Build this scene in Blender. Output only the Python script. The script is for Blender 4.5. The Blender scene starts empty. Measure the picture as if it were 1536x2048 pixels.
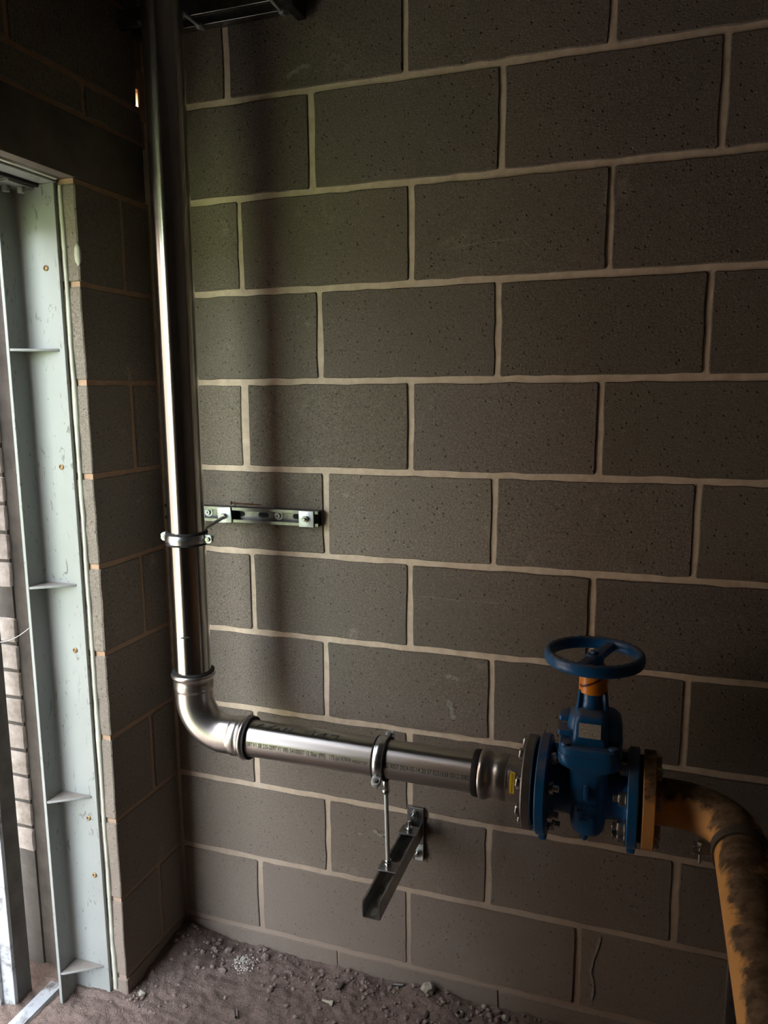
import bpy, bmesh, math, random
from mathutils import Vector, Matrix, noise

random.seed(7)
R = math.radians
PI = math.pi
scene = bpy.context.scene
C = scene.collection

# ------------------------------------------------------------------ camera
cam_d = bpy.data.cameras.new('camera')
cam = bpy.data.objects.new('camera', cam_d)
C.objects.link(cam)
cam_d.sensor_fit = 'VERTICAL'
cam_d.sensor_height = 24.0
cam_d.lens = 24.0 * 1540.0 / 2048.0
cam_d.clip_start = 0.02
YAW, PIT, ROL = 0.330482, -0.157588, -0.0073766
fwd = Vector((-math.sin(YAW) * math.cos(PIT), math.cos(YAW) * math.cos(PIT), math.sin(PIT)))
r0 = Vector((math.cos(YAW), math.sin(YAW), 0))
u0 = r0.cross(fwd)
rt = math.cos(ROL) * r0 + math.sin(ROL) * u0
up = -math.sin(ROL) * r0 + math.cos(ROL) * u0
m = Matrix.Identity(4)
for i in range(3):
    m[i][0], m[i][1], m[i][2] = rt[i], up[i], -fwd[i]
m.translation = Vector((1.0080, -1.8012, 1.6170))
cam.matrix_world = m
scene.camera = cam

# ------------------------------------------------------------------ daylight
world = bpy.data.worlds.new('overcast_sky')
scene.world = world
world.use_nodes = True
wn = world.node_tree.nodes
bg = wn['Background']
SUN_EL, SUN_AZ = R(55), R(17)          # the sun stands behind the building; no direct beam enters the doorway
sky = wn.new('ShaderNodeTexSky')
sky.sky_type = 'NISHITA'
sky.sun_disc = False
sky.sun_elevation = SUN_EL
sky.sun_rotation = SUN_AZ
sky.air_density = 1.0
sky.dust_density = 4.0
haze = wn.new('ShaderNodeHueSaturation')        # hazy, nearly white sky
haze.inputs['Saturation'].default_value = 0.30
world.node_tree.links.new(sky.outputs['Color'], haze.inputs['Color'])
world.node_tree.links.new(haze.outputs['Color'], bg.inputs['Color'])
bg.inputs['Strength'].default_value = 0.40
sun = bpy.data.lights.new('sun', 'SUN')
sun.energy = 2.4
sun.angle = R(0.6)
sun.color = (1.0, 0.95, 0.86)
so = bpy.data.objects.new('sun', sun)
C.objects.link(so)
sd = Vector((math.sin(SUN_AZ) * math.cos(SUN_EL), math.cos(SUN_AZ) * math.cos(SUN_EL), math.sin(SUN_EL)))
so.rotation_euler = (-sd).to_track_quat('-Z', 'Y').to_euler()
so.location = (3, 3, 8)

DOOR_Y0, DOOR_Y1, DOOR_Z = -0.28, -1.02, 2.10
pl = bpy.data.lights.new('doorway_portal', 'AREA')       # guides the sampling of the sky, emits nothing
pl.shape = 'RECTANGLE'
pl.size = 0.78
pl.size_y = 2.16
pl.cycles.is_portal = True
po = bpy.data.objects.new('doorway_portal', pl)
C.objects.link(po)
po.location = (-0.30, (DOOR_Y0 + DOOR_Y1) / 2, 1.04)
# local -Z must point to +X (into the room)
po.rotation_euler = Vector((1, 0, 0)).to_track_quat('-Z', 'Z').to_euler()

vs = scene.view_settings
vs.view_transform = 'Standard'
vs.look = 'None'
vs.gamma = 1.0
vs.use_curve_mapping = False
vs.exposure = 3.42
scene.cycles.max_bounces = 10
scene.cycles.diffuse_bounces = 6
scene.cycles.glossy_bounces = 5
scene.cycles.use_denoising = True
scene.cycles.sample_clamp_indirect = 6.0


# ------------------------------------------------------------------ node helpers
class NT:
    def __init__(s, name):
        s.m = bpy.data.materials.new(name)
        s.m.use_nodes = True
        s.t = s.m.node_tree
        s.b = s.t.nodes['Principled BSDF']
        s.tc = s.t.nodes.new('ShaderNodeTexCoord')
        s.co = s.tc.outputs['Object']

    def L(s, a, b):
        s.t.links.new(a, b)

    def n(s, kind, **kw):
        nd = s.t.nodes.new(kind)
        for k, v in kw.items():
            if k in nd.inputs:
                if hasattr(v, 'is_linked') or isinstance(v, bpy.types.NodeSocket):
                    s.L(v, nd.inputs[k])
                else:
                    nd.inputs[k].default_value = v
            else:
                setattr(nd, k, v)
        return nd

    def noise(s, scale, detail=3, rough=0.55, co=None, dist=0.0):
        nd = s.n('ShaderNodeTexNoise', Scale=scale, Detail=detail, Roughness=rough, Distortion=dist)
        s.L(co or s.co, nd.inputs['Vector'])
        return nd.outputs['Fac']

    def stretch(s, v):
        nd = s.n('ShaderNodeMapping')
        nd.inputs['Scale'].default_value = v
        s.L(s.co, nd.inputs['Vector'])
        return nd.outputs['Vector']

    def vor(s, scale, feature='F1', out='Distance', rnd=1.0):
        nd = s.n('ShaderNodeTexVoronoi', feature=feature, Scale=scale, Randomness=rnd)
        s.L(s.co, nd.inputs['Vector'])
        return nd.outputs[out]

    def ramp(s, fac, stops):
        nd = s.t.nodes.new('ShaderNodeValToRGB')
        el = nd.color_ramp.elements
        while len(el) < len(stops):
            el.new(0.5)
        for e, (p, c) in zip(el, stops):
            e.position = p
            e.color = (c, c, c, 1) if not isinstance(c, tuple) else (*c, 1)
        s.L(fac, nd.inputs['Fac'])
        return nd.outputs['Color']

    def mix(s, fac, a, b, mode='MIX'):
        nd = s.t.nodes.new('ShaderNodeMix')
        nd.data_type = 'RGBA'
        nd.blend_type = mode
        for sock, v in ((nd.inputs[0], fac), (nd.inputs[6], a), (nd.inputs[7], b)):
            if isinstance(v, bpy.types.NodeSocket):
                s.L(v, sock)
            elif isinstance(v, tuple):
                sock.default_value = (*v, 1)
            else:
                sock.default_value = v
        return nd.outputs[2]

    def math(s, op, a, b=0.0, clamp=False):
        nd = s.t.nodes.new('ShaderNodeMath')
        nd.operation = op
        nd.use_clamp = clamp
        for sock, v in ((nd.inputs[0], a), (nd.inputs[1], b)):
            if isinstance(v, bpy.types.NodeSocket):
                s.L(v, sock)
            else:
                sock.default_value = v
        return nd.outputs[0]

    def bump(s, h, strength=0.4, dist=0.002, nrm=None):
        nd = s.t.nodes.new('ShaderNodeBump')
        nd.inputs['Strength'].default_value = strength
        nd.inputs['Distance'].default_value = dist
        s.L(h, nd.inputs['Height'])
        if nrm:
            s.L(nrm, nd.inputs['Normal'])
        return nd.outputs['Normal']

    def done(s, col=None, rough=None, metal=None, nrm=None, spec=None):
        for key, v in (('Base Color', col), ('Roughness', rough), ('Metallic', metal), ('Normal', nrm), ('Specular IOR Level', spec)):
            if v is None:
                continue
            if isinstance(v, bpy.types.NodeSocket):
                s.L(v, s.b.inputs[key])
            elif isinstance(v, tuple):
                s.b.inputs[key].default_value = (*v, 1)
            else:
                s.b.inputs[key].default_value = v
        return s.m


def block_material(name='concrete_block', dusty=0.0):
    t = NT(name)
    fine = t.noise(215, 3, 0.75)
    mid = t.noise(60, 4, 0.6)
    big = t.noise(2.6, 3, 0.5)
    at = t.n('ShaderNodeAttribute', attribute_type='OBJECT', attribute_name='coarse')     # open, grainy blocks against close-textured ones
    ctr = t.math('ADD', 0.45, t.math('MULTIPLY', at.outputs['Fac'], 0.55))
    g = t.math('ADD', 0.5, t.math('MULTIPLY', t.math('SUBTRACT', fine, 0.5), ctr))
    col = t.mix(t.ramp(g, [(0.30, 0.0), (0.70, 1.0)]), (0.068, 0.056, 0.044), (0.350, 0.298, 0.245))
    col = t.mix(t.math('MULTIPLY', t.ramp(mid, [(0.35, 0), (0.7, 1)]), 0.40), col, (0.232, 0.198, 0.163))
    col = t.mix(t.ramp(big, [(0.35, 0.0), (0.68, 0.45)]), col, (0.166, 0.152, 0.126))
    spk = t.vor(92)                                           # pale aggregate grains
    col = t.mix(t.ramp(spk, [(0.0, 0.9), (0.17, 0.0)]), col, (0.46, 0.42, 0.36))
    pit = t.vor(62)                                            # open pores
    col = t.mix(t.ramp(pit, [(0.0, 0.95), (0.15, 0.0)]), col, (0.030, 0.026, 0.021))
    # smears of mortar and scuffs
    sm = t.noise(9, 5, 0.65, dist=0.6)
    sm2 = t.noise(55, 3, 0.6)
    smear = t.math('MULTIPLY', t.ramp(sm, [(0.60, 0.0), (0.74, 1.0)]), t.ramp(sm2, [(0.42, 0.0), (0.62, 0.8)]))
    col = t.mix(smear, col, (0.40, 0.355, 0.29))
    tn = t.n('ShaderNodeAttribute', attribute_type='OBJECT', attribute_name='tone')
    col = t.mix(1.0, col, tn.outputs['Color'], 'MULTIPLY')
    # dust that has settled low on the wall
    sep = t.n('ShaderNodeSeparateXYZ')
    t.L(t.n('ShaderNodeNewGeometry').outputs['Position'], sep.inputs[0])
    low = t.math('MULTIPLY', t.math('SUBTRACT', 0.85, sep.outputs['Z']), 1.25, True)
    low = t.math('MULTIPLY', low, t.ramp(t.noise(5, 4), [(0.25, 0.4), (0.7, 1.0)]))
    col = t.mix(low, col, (0.235, 0.192, 0.158))
    h = t.math('ADD', t.math('MULTIPLY', fine, 0.6), t.math('MULTIPLY', mid, 0.5))
    h = t.math('SUBTRACT', h, t.math('MULTIPLY', t.ramp(pit, [(0.0, 1.0), (0.2, 0.0)]), 0.9))
    return t.done(col, 0.92, 0.0, t.bump(h, 0.8, 0.003), 0.25)


def mortar_material(name='sandy_mortar', k=(1.0, 1.0, 1.0)):
    t = NT(name)
    a = t.noise(40, 4, 0.6)
    f = t.noise(420, 2, 0.6)
    col = t.mix(t.ramp(a, [(0.3, 0), (0.7, 1)]), tuple(a_ * b_ for a_, b_ in zip((0.66, 0.525, 0.385), k)), tuple(a_ * b_ for a_, b_ in zip((0.84, 0.70, 0.535), k)))
    col = t.mix(t.ramp(t.noise(14, 3), [(0.55, 0), (0.8, 0.5)]), col, (0.42, 0.29, 0.20))
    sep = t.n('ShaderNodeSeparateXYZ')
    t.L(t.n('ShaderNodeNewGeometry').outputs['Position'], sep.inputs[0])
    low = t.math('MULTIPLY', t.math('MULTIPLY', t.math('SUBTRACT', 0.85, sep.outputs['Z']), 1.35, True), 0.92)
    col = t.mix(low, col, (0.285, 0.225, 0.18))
    h = t.math('ADD', t.math('MULTIPLY', a, 1.0), t.math('MULTIPLY', f, 0.35))
    return t.done(col, 0.95, 0.0, t.bump(h, 0.45, 0.0022), 0.2)


def simple(name, c1, c2=None, scale=30, rough=0.5, metal=0.0, bump=0.0, bscale=200, bdist=0.001, stops=((0.35, 0), (0.65, 1)), detail=4, spec=None):
    t = NT(name)
    col = c1
    if c2 is not None:
        col = t.mix(t.ramp(t.noise(scale, detail, 0.6), list(stops)), c1, c2)
    nrm = t.bump(t.noise(bscale, 3), bump, bdist) if bump else None
    return t.done(col, rough, metal, nrm, spec)


def stainless(name, axis, rough=0.34, c=(0.58, 0.56, 0.53), aniso=0.85):
    t = NT(name)
    sc = [110, 110, 110]
    sc[axis] = 1.0                                            # drawn marks run along the pipe
    st = t.noise(1.0, 4, 0.6, t.stretch(tuple(sc)))
    sm = t.noise(7, 4, 0.6)
    col = t.mix(t.ramp(st, [(0.3, 0), (0.7, 1)]), tuple(v * 0.88 for v in c), c)
    ro = t.math('ADD', rough - 0.05, t.math('MULTIPLY', sm, 0.10))
    if aniso:
        # ground finish: fine scratches round the tube blur reflections along its length
        tg = t.t.nodes.new('ShaderNodeTangent')
        tg.direction_type = 'RADIAL'
        tg.axis = 'XYZ'[axis]
        t.L(tg.outputs[0], t.b.inputs['Tangent'])
        t.b.inputs['Anisotropic'].default_value = aniso
        t.b.inputs['Anisotropic Rotation'].default_value = 0.25
    return t.done(col, ro, 1.0, t.bump(st, 0.03, 0.0003))


def painted_blue():
    t = NT('blue_cast_paint')
    col = t.mix(t.ramp(t.noise(26, 4, 0.6), [(0.3, 0), (0.7, 1)]), (0.008, 0.092, 0.255), (0.011, 0.118, 0.315))
    geo = t.n('ShaderNodeNewGeometry')
    sep = t.n('ShaderNodeSeparateXYZ')
    t.L(geo.outputs['Normal'], sep.inputs[0])
    # grime and dust that have settled on upward faces, in blotches
    dust = t.math('MULTIPLY', t.ramp(sep.outputs['Z'], [(0.45, 0), (0.85, 1)]), t.ramp(t.noise(38, 4, 0.65), [(0.34, 0), (0.62, 0.9)]))
    col = t.mix(dust, col, (0.15, 0.128, 0.105))
    ch = t.ramp(t.noise(60, 3, 0.6), [(0.70, 0), (0.74, 0.8)])
    col = t.mix(ch, col, (0.09, 0.035, 0.015))
    ro = t.math('ADD', 0.34, t.math('MULTIPLY', dust, 0.5))
    return t.done(col, ro, 0.0, t.bump(t.noise(150, 3), 0.22, 0.0012))


def yellow_paint(name='yellow_pipe_paint'):
    t = NT(name)
    col = t.mix(t.ramp(t.noise(14, 4), [(0.3, 0), (0.7, 1)]), (0.60, 0.30, 0.085), (0.68, 0.35, 0.105))
    geo = t.n('ShaderNodeNewGeometry')
    sep = t.n('ShaderNodeSeparateXYZ')
    t.L(geo.outputs['Normal'], sep.inputs[0])
    n1 = t.noise(11, 6, 0.68, dist=0.4)
    # soot and dust lying on the top of the pipe with a ragged edge
    f = t.math('ADD', t.math('MULTIPLY', sep.outputs['Z'], 0.62), t.math('MULTIPLY', t.math('SUBTRACT', n1, 0.5), 1.5))
    mask = t.ramp(f, [(0.26, 0.0), (0.44, 0.92)])
    soot = t.mix(t.ramp(t.noise(45, 4, 0.65), [(0.38, 0), (0.62, 1)]), (0.018, 0.014, 0.010), (0.135, 0.095, 0.062))
    col = t.mix(mask, col, soot)
    ro = t.math('ADD', 0.5, t.math('MULTIPLY', mask, 0.4))
    return t.done(col, ro, 0.0, t.bump(t.noise(120, 3), 0.12, 0.001))


def dirt_material():
    t = NT('dusty_floor_dirt')
    col = t.mix(t.ramp(t.noise(6, 5, 0.6), [(0.3, 0), (0.7, 1)]), (0.175, 0.132, 0.112), (0.245, 0.187, 0.157))
    col = t.mix(t.ramp(t.noise(120, 4, 0.7), [(0.35, 0), (0.75, 1)]), col, (0.125, 0.096, 0.084))
    col = t.mix(t.ramp(t.vor(130), [(0.0, 0.8), (0.1, 0.0)]), col, (0.34, 0.29, 0.25))
    h = t.math('ADD', t.noise(70, 5, 0.7), t.math('MULTIPLY', t.noise(300, 2), 0.5))
    return t.done(col, 0.95, 0.0, t.bump(h, 1.0, 0.006), 0.15)


def frame_paint():
    t = NT('grey_green_frame_paint')
    col = t.mix(t.ramp(t.noise(4, 3), [(0.35, 0), (0.65, 1)]), (0.250, 0.266, 0.252), (0.285, 0.299, 0.286))
    sc = t.noise(30, 6, 0.75, t.stretch((1.6, 1.6, 0.5)), 1.5)
    col = t.mix(t.ramp(sc, [(0.600, 0), (0.630, 0.75)]), col, (0.075, 0.07, 0.06))      # scratches, cobweb grime
    sep = t.n('ShaderNodeSeparateXYZ')
    t.L(t.n('ShaderNodeNewGeometry').outputs['Normal'], sep.inputs[0])
    dust = t.math('MULTIPLY', t.ramp(sep.outputs['Z'], [(0.6, 0), (0.9, 1)]), t.ramp(t.noise(50, 4), [(0.2, 0.35), (0.6, 0.95)]))
    col = t.mix(dust, col, (0.235, 0.195, 0.165))                                     # dust lying on the stiffeners
    return t.done(col, 0.42, 0.0, t.bump(t.noise(40, 3), 0.05, 0.001))


def dirty_white():
    t = NT('dirty_pale_blue_paint')
    col = t.mix(t.ramp(t.noise(9, 7, 0.75, dist=0.3), [(0.48, 0), (0.60, 1)]), (0.46, 0.495, 0.52), (0.11, 0.105, 0.095))
    return t.done(col, 0.6, 0.0, t.bump(t.noise(90, 4), 0.3, 0.002))


M = dict(
    block=block_material(),
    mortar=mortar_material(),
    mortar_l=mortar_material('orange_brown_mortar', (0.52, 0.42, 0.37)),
    lintel=simple('smooth_concrete_lintel', (0.12, 0.10, 0.085), (0.17, 0.145, 0.12), 12, 0.9, 0, 0.3, 120, 0.002),
    dirt=dirt_material(),
    plaster=simple('grey_plaster', (0.40, 0.365, 0.32), (0.46, 0.42, 0.37), 3, 0.9),
    ceil=simple('bare_concrete', (0.15, 0.14, 0.12), (0.19, 0.175, 0.15), 4, 0.9, 0, 0.3, 60, 0.003),
    ss_z=stainless('stainless_riser', 2, 0.21, aniso=0.9),
    ss_x=stainless('stainless_run', 0, 0.31, aniso=0.93),
    ss_fit=stainless('stainless_fitting', 1, 0.30, (0.54, 0.51, 0.48), 0),
    ss_flange=simple('turned_steel_flange', (0.30, 0.285, 0.27), (0.40, 0.38, 0.36), 30, 0.38, 1.0, 0.1, 200),
    rubber=simple('black_rubber', (0.006, 0.006, 0.006), (0.012, 0.012, 0.012), 40, 0.75),
    zinc=simple('bright_zinc', (0.70, 0.73, 0.74), (0.58, 0.61, 0.62), 60, 0.26, 1.0, 0.05, 300),
    zdull=simple('zinc_plate', (0.70, 0.745, 0.73), (0.62, 0.67, 0.655), 40, 0.42, 0.55),
    galv=simple('galvanised_channel', (0.30, 0.30, 0.29), (0.42, 0.42, 0.41), 45, 0.38, 1.0, 0.05, 200),
    galvd=simple('dull_dark_galvanising', (0.15, 0.148, 0.142), (0.22, 0.217, 0.21), 45, 0.34, 1.0, 0.05, 200),
    steelbolt=simple('dull_bolt_steel', (0.42, 0.41, 0.38), (0.30, 0.29, 0.27), 80, 0.4, 1.0),
    blue=painted_blue(),
    orange=simple('orange_plastic', (0.86, 0.29, 0.012), (0.80, 0.26, 0.010), 25, 0.35),
    red=simple('dark_red_line', (0.10, 0.008, 0.006), (0.14, 0.01, 0.008), 60, 0.5),
    yellow=yellow_paint(),
    plate=simple('worn_alloy_plate', (0.62, 0.57, 0.49), (0.36, 0.33, 0.28), 260, 0.5, 0.2),
    sticker=simple('yellow_sticker', (0.83, 0.62, 0.03), (0.78, 0.57, 0.03), 40, 0.45),
    ink=simple('black_print_ink', (0.015, 0.015, 0.013), (0.03, 0.029, 0.025), 500, 0.7),
    marker=simple('green_black_marker', (0.010, 0.022, 0.010), (0.018, 0.03, 0.015), 200, 0.5),
    frame=frame_paint(),
    sealant=simple('cream_sealant', (0.40, 0.41, 0.335), (0.47, 0.475, 0.40), 30, 0.55, 0, 0.3, 60, 0.003),
    whitedirty=dirty_white(),
    brickw=simple('white_painted_brick', (0.60, 0.555, 0.525), (0.36, 0.32, 0.28), 28, 0.85, 0, 0.5, 150, 0.003),
    rust=simple('rusty_iron', (0.16, 0.065, 0.025), (0.07, 0.03, 0.015), 150, 0.85, 0.2, 0.5, 400),
    brass=simple('screw_brass', (0.30, 0.20, 0.10), (0.20, 0.13, 0.06), 90, 0.5, 0.8),
    stone=simple('pale_stone', (0.40, 0.385, 0.31), (0.30, 0.285, 0.23), 40, 0.9, 0, 0.5, 120, 0.004),
    gravel=simple('dirt_clods', (0.17, 0.13, 0.112), (0.24, 0.19, 0.165), 60, 0.95, 0, 0.4, 200, 0.002),
    crumbs=simple('white_plaster_crumbs', (0.55, 0.52, 0.47), (0.42, 0.39, 0.35), 90, 0.9),
    chalk=simple('chalky_scuff', (0.34, 0.31, 0.27), (0.24, 0.22, 0.185), 120, 0.95),
    wire=simple('thin_white_wire', (0.5, 0.5, 0.48), (0.4, 0.4, 0.38), 50, 0.5),
    grey=simple('dark_render', (0.095, 0.090, 0.082), (0.15, 0.142, 0.13), 14, 0.9, 0, 0.4, 60, 0.004),
    paving=simple('outside_concrete', (0.15, 0.145, 0.135), (0.19, 0.185, 0.17), 3, 0.9),
    grass=simple('outside_grass', (0.115, 0.16, 0.055), (0.16, 0.21, 0.075), 9, 0.9),
    nbrick=simple('brown_outside_wall', (0.17, 0.135, 0.108), (0.22, 0.175, 0.14), 3, 0.9),
    brown=simple('dusty_strap', (0.055, 0.045, 0.036), (0.085, 0.068, 0.052), 40, 0.8),
)


# ------------------------------------------------------------------ mesh helpers
class MB:
    def __init__(s):
        s.v, s.f = [], []

    def add(s, verts, faces):
        o = len(s.v)
        s.v += [tuple(p) for p in verts]
        s.f += [tuple(i + o for i in f) for f in faces]
        return s

    def box(s, x0, x1, y0, y1, z0, z1):
        v = [(x, y, z) for z in (z0, z1) for y in (y0, y1) for x in (x0, x1)]
        return s.add(v, [(0, 2, 3, 1), (4, 5, 7, 6), (0, 1, 5, 4), (2, 6, 7, 3), (0, 4, 6, 2), (1, 3, 7, 5)])

    def lathe(s, prof, org, axis, n=48, caps=True, closed=False):
        """prof: (distance along axis, radius)"""
        a = Vector(axis).normalized()
        t = Vector((0, 0, 1)) if abs(a.z) < 0.9 else Vector((1, 0, 0))
        e1 = a.cross(t).normalized()
        e2 = a.cross(e1)
        org = Vector(org)
        v, f = [], []
        for (d, r) in prof:
            for k in range(n):
                w = 2 * PI * k / n
                v.append(org + a * d + e1 * (r * math.cos(w)) + e2 * (r * math.sin(w)))
        m_ = len(prof)
        rng = m_ if closed else m_ - 1
        for i in range(rng):
            j = (i + 1) % m_
            for k in range(n):
                k2 = (k + 1) % n
                f.append((i * n + k, i * n + k2, j * n + k2, j * n + k))
        if caps and not closed:
            f.append(tuple(range(n))[::-1])
            f.append(tuple((m_ - 1) * n + k for k in range(n)))
        return s.add(v, f)

    def cyl(s, p0, p1, r, n=24, r2=None):
        p0, p1 = Vector(p0), Vector(p1)
        d = p1 - p0
        return s.lathe([(0, r), (d.length, r if r2 is None else r2)], p0, d, n)

    def hexnut(s, p0, p1, r):
        return s.cyl(p0, p1, r, 6)

    def tube(s, pts, r, n=12, caps=True, closed=False):
        pts = [Vector(p) for p in pts]
        m_ = len(pts)
        v, f = [], []
        nrm = None
        for i, p in enumerate(pts):
            if closed:
                d = (pts[(i + 1) % m_] - pts[i - 1]).normalized()
            else:
                d = (pts[min(i + 1, m_ - 1)] - pts[max(i - 1, 0)]).normalized()
            if nrm is None:
                t = Vector((0, 0, 1)) if abs(d.z) < 0.9 else Vector((1, 0, 0))
                nrm = d.cross(t).normalized()
            nrm = (nrm - d * nrm.dot(d)).normalized()
            b = d.cross(nrm)
            rr = r[i] if isinstance(r, (list, tuple)) else r
            for k in range(n):
                w = 2 * PI * k / n
                v.append(p + nrm * (rr * math.cos(w)) + b * (rr * math.sin(w)))
        rng = m_ if closed else m_ - 1
        for i in range(rng):
            j = (i + 1) % m_
            for k in range(n):
                k2 = (k + 1) % n
                f.append((i * n + k, i * n + k2, j * n + k2, j * n + k))
        if caps and not closed:
            f.append(tuple(range(n))[::-1])
            f.append(tuple((m_ - 1) * n + k for k in range(n)))
        return s.add(v, f)

    def loft(s, rings, caps=True):
        n = len(rings[0])
        v = [p for r in rings for p in r]
        f = []
        for i in range(len(rings) - 1):
            for k in range(n):
                k2 = (k + 1) % n
                f.append((i * n + k, i * n + k2, (i + 1) * n + k2, (i + 1) * n + k))
        if caps:
            f.append(tuple(range(n))[::-1])
            f.append(tuple((len(rings) - 1) * n + k for k in range(n)))
        return s.add(v, f)

    def prism(s, poly, fn, t):
        """poly in 2D, fn(u, v, w) -> xyz, thickness w from 0 to t"""
        n = len(poly)
        v = [fn(a, b, 0) for a, b in poly] + [fn(a, b, t) for a, b in poly]
        f = [tuple(range(n))[::-1], tuple(range(n, 2 * n))]
        f += [(k, (k + 1) % n, n + (k + 1) % n, n + k) for k in range(n)]
        return s.add(v, f)

    def build(s, name, mat, parent=None, bevel=0.0, segs=2, smooth=35, fix=True):
        me = bpy.data.meshes.new(name)
        me.from_pydata(s.v, [], s.f)
        if fix or bevel:
            bm = bmesh.new()
            bm.from_mesh(me)
            if bevel:
                ed = [e for e in bm.edges if len(e.link_faces) == 2 and e.calc_face_angle(0) > R(38)]
                bmesh.ops.bevel(bm, geom=ed, offset=bevel, segments=segs, affect='EDGES', clamp_overlap=True, profile=0.5)
            bmesh.ops.recalc_face_normals(bm, faces=bm.faces)
            bm.to_mesh(me)
            bm.free()
        if smooth:
            for p in me.polygons:
                p.use_smooth = True
            me.set_sharp_from_angle(angle=R(smooth))
        return link(name, me, mat, parent)


def link(name, me, mat, parent=None):
    if not me.materials:
        me.materials.append(M[mat] if isinstance(mat, str) else mat)
    o = bpy.data.objects.new(name, me)
    C.objects.link(o)
    if parent is not None:
        o.parent = parent
        w = Matrix.Identity(4)
        q = parent
        while q is not None:
            w = q.matrix_basis @ w if q.parent is None else w
            q = q.parent
        o.matrix_parent_inverse = Matrix.Identity(4) if parent.type != 'EMPTY' else Matrix.Translation(-Vector(parent.location))
    return o


def empty(name, loc, label, cat, group=None):
    o = bpy.data.objects.new(name, None)
    o.empty_display_size = 0.05
    C.objects.link(o)
    o.location = loc
    return tag(o, label, cat, group)


def tag(o, label=None, cat=None, group=None, kind=None):
    if label:
        o['label'] = label
    if cat:
        o['category'] = cat
    if group:
        o['group'] = group
    if kind:
        o['kind'] = kind
    return o


def text_mesh(body, size, spacing=1.0, extrude=0.0):
    cu = bpy.data.curves.new('lettering', 'FONT')
    cu.body = body
    cu.size = size
    cu.space_character = spacing
    cu.extrude = extrude
    cu.resolution_u = 3
    o = bpy.data.objects.new('lettering', cu)
    C.objects.link(o)
    dg = bpy.context.evaluated_depsgraph_get()
    me = bpy.data.meshes.new_from_object(o.evaluated_get(dg))
    bpy.data.objects.remove(o)
    bpy.data.curves.remove(cu)
    return me


def map_mesh(me, fn, cuts=()):
    bm = bmesh.new()
    bm.from_mesh(me)
    for c in cuts:
        bmesh.ops.bisect_plane(bm, geom=bm.verts[:] + bm.edges[:] + bm.faces[:], plane_co=(0, c, 0), plane_no=(0, 1, 0))
    for v in bm.verts:
        v.co = fn(*v.co)
    bm.to_mesh(me)
    bm.free()
    me.materials.clear()
    return me


def rrect(hx, hy, r, n=6):
    pts = []
    for cx, cy, a0 in ((hx - r, hy - r, 0), (-hx + r, hy - r, 90), (-hx + r, -hy + r, 180), (hx - r, -hy + r, 270)):
        for k in range(n + 1):
            a = R(a0 + 90 * k / n)
            pts.append((cx + r * math.cos(a), cy + r * math.sin(a)))
    return pts


# ------------------------------------------------------------------ the room
FLOOR_LOW = -0.25
CEIL = 3.05
RX, RY = 3.9, -4.7          # far right wall, wall behind the camera

wb = MB()
wb.box(-0.256, RX + 0.1, 0.0034, 0.12, FLOOR_LOW, CEIL)
wb.box(-0.36, -0.256, 0.0034, 0.12, FLOOR_LOW, 2.332)
wb.box(-0.36, -0.256, 0.0034, 0.12, 2.374, CEIL)
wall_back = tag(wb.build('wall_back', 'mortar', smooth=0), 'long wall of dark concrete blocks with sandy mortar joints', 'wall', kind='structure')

wl = MB()
xi, xo = -0.2585, -0.355
wl.box(xo, xi, -0.2765, 0.0045, FLOOR_LOW, 2.099)              # pier between corner and doorway
wl.box(xo, xi, DOOR_Y1, 0.0045, 2.235, 2.332)                    # over the lintel
wl.box(xo, xi, DOOR_Y1, -0.0262, 2.332, 2.374)                   # open perpend at the corner lets a slit of day in
wl.box(xo, xi, DOOR_Y1, 0.0045, 2.374, CEIL)
wl.box(xo, xi, RY, DOOR_Y1, FLOOR_LOW, CEIL)                     # beyond the doorway
wl.box(-0.2565, -0.2510, -0.0185, 0.0045, 2.30, 2.42)          # mortar fillet beside the slit
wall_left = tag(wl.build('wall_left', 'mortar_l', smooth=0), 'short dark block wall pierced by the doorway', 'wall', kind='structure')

wr = MB().box(RX, RX + 0.12, RY, 0.0045, FLOOR_LOW, CEIL)
tag(wr.build('wall_right', 'plaster', smooth=0), 'plain concrete wall on the far right', 'wall', kind='structure')
wf = MB().box(-0.355, RX + 0.12, RY - 0.12, RY, FLOOR_LOW, CEIL)
tag(wf.build('wall_front', 'plaster', smooth=0), 'plain concrete wall behind the viewer', 'wall', kind='structure')
cl = MB().box(-0.36, RX + 0.12, RY - 0.12, 0.12, CEIL, CEIL + 0.15)
tag(cl.build('ceiling', 'ceil', smooth=0), 'bare concrete ceiling', 'ceiling', kind='structure')


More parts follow.
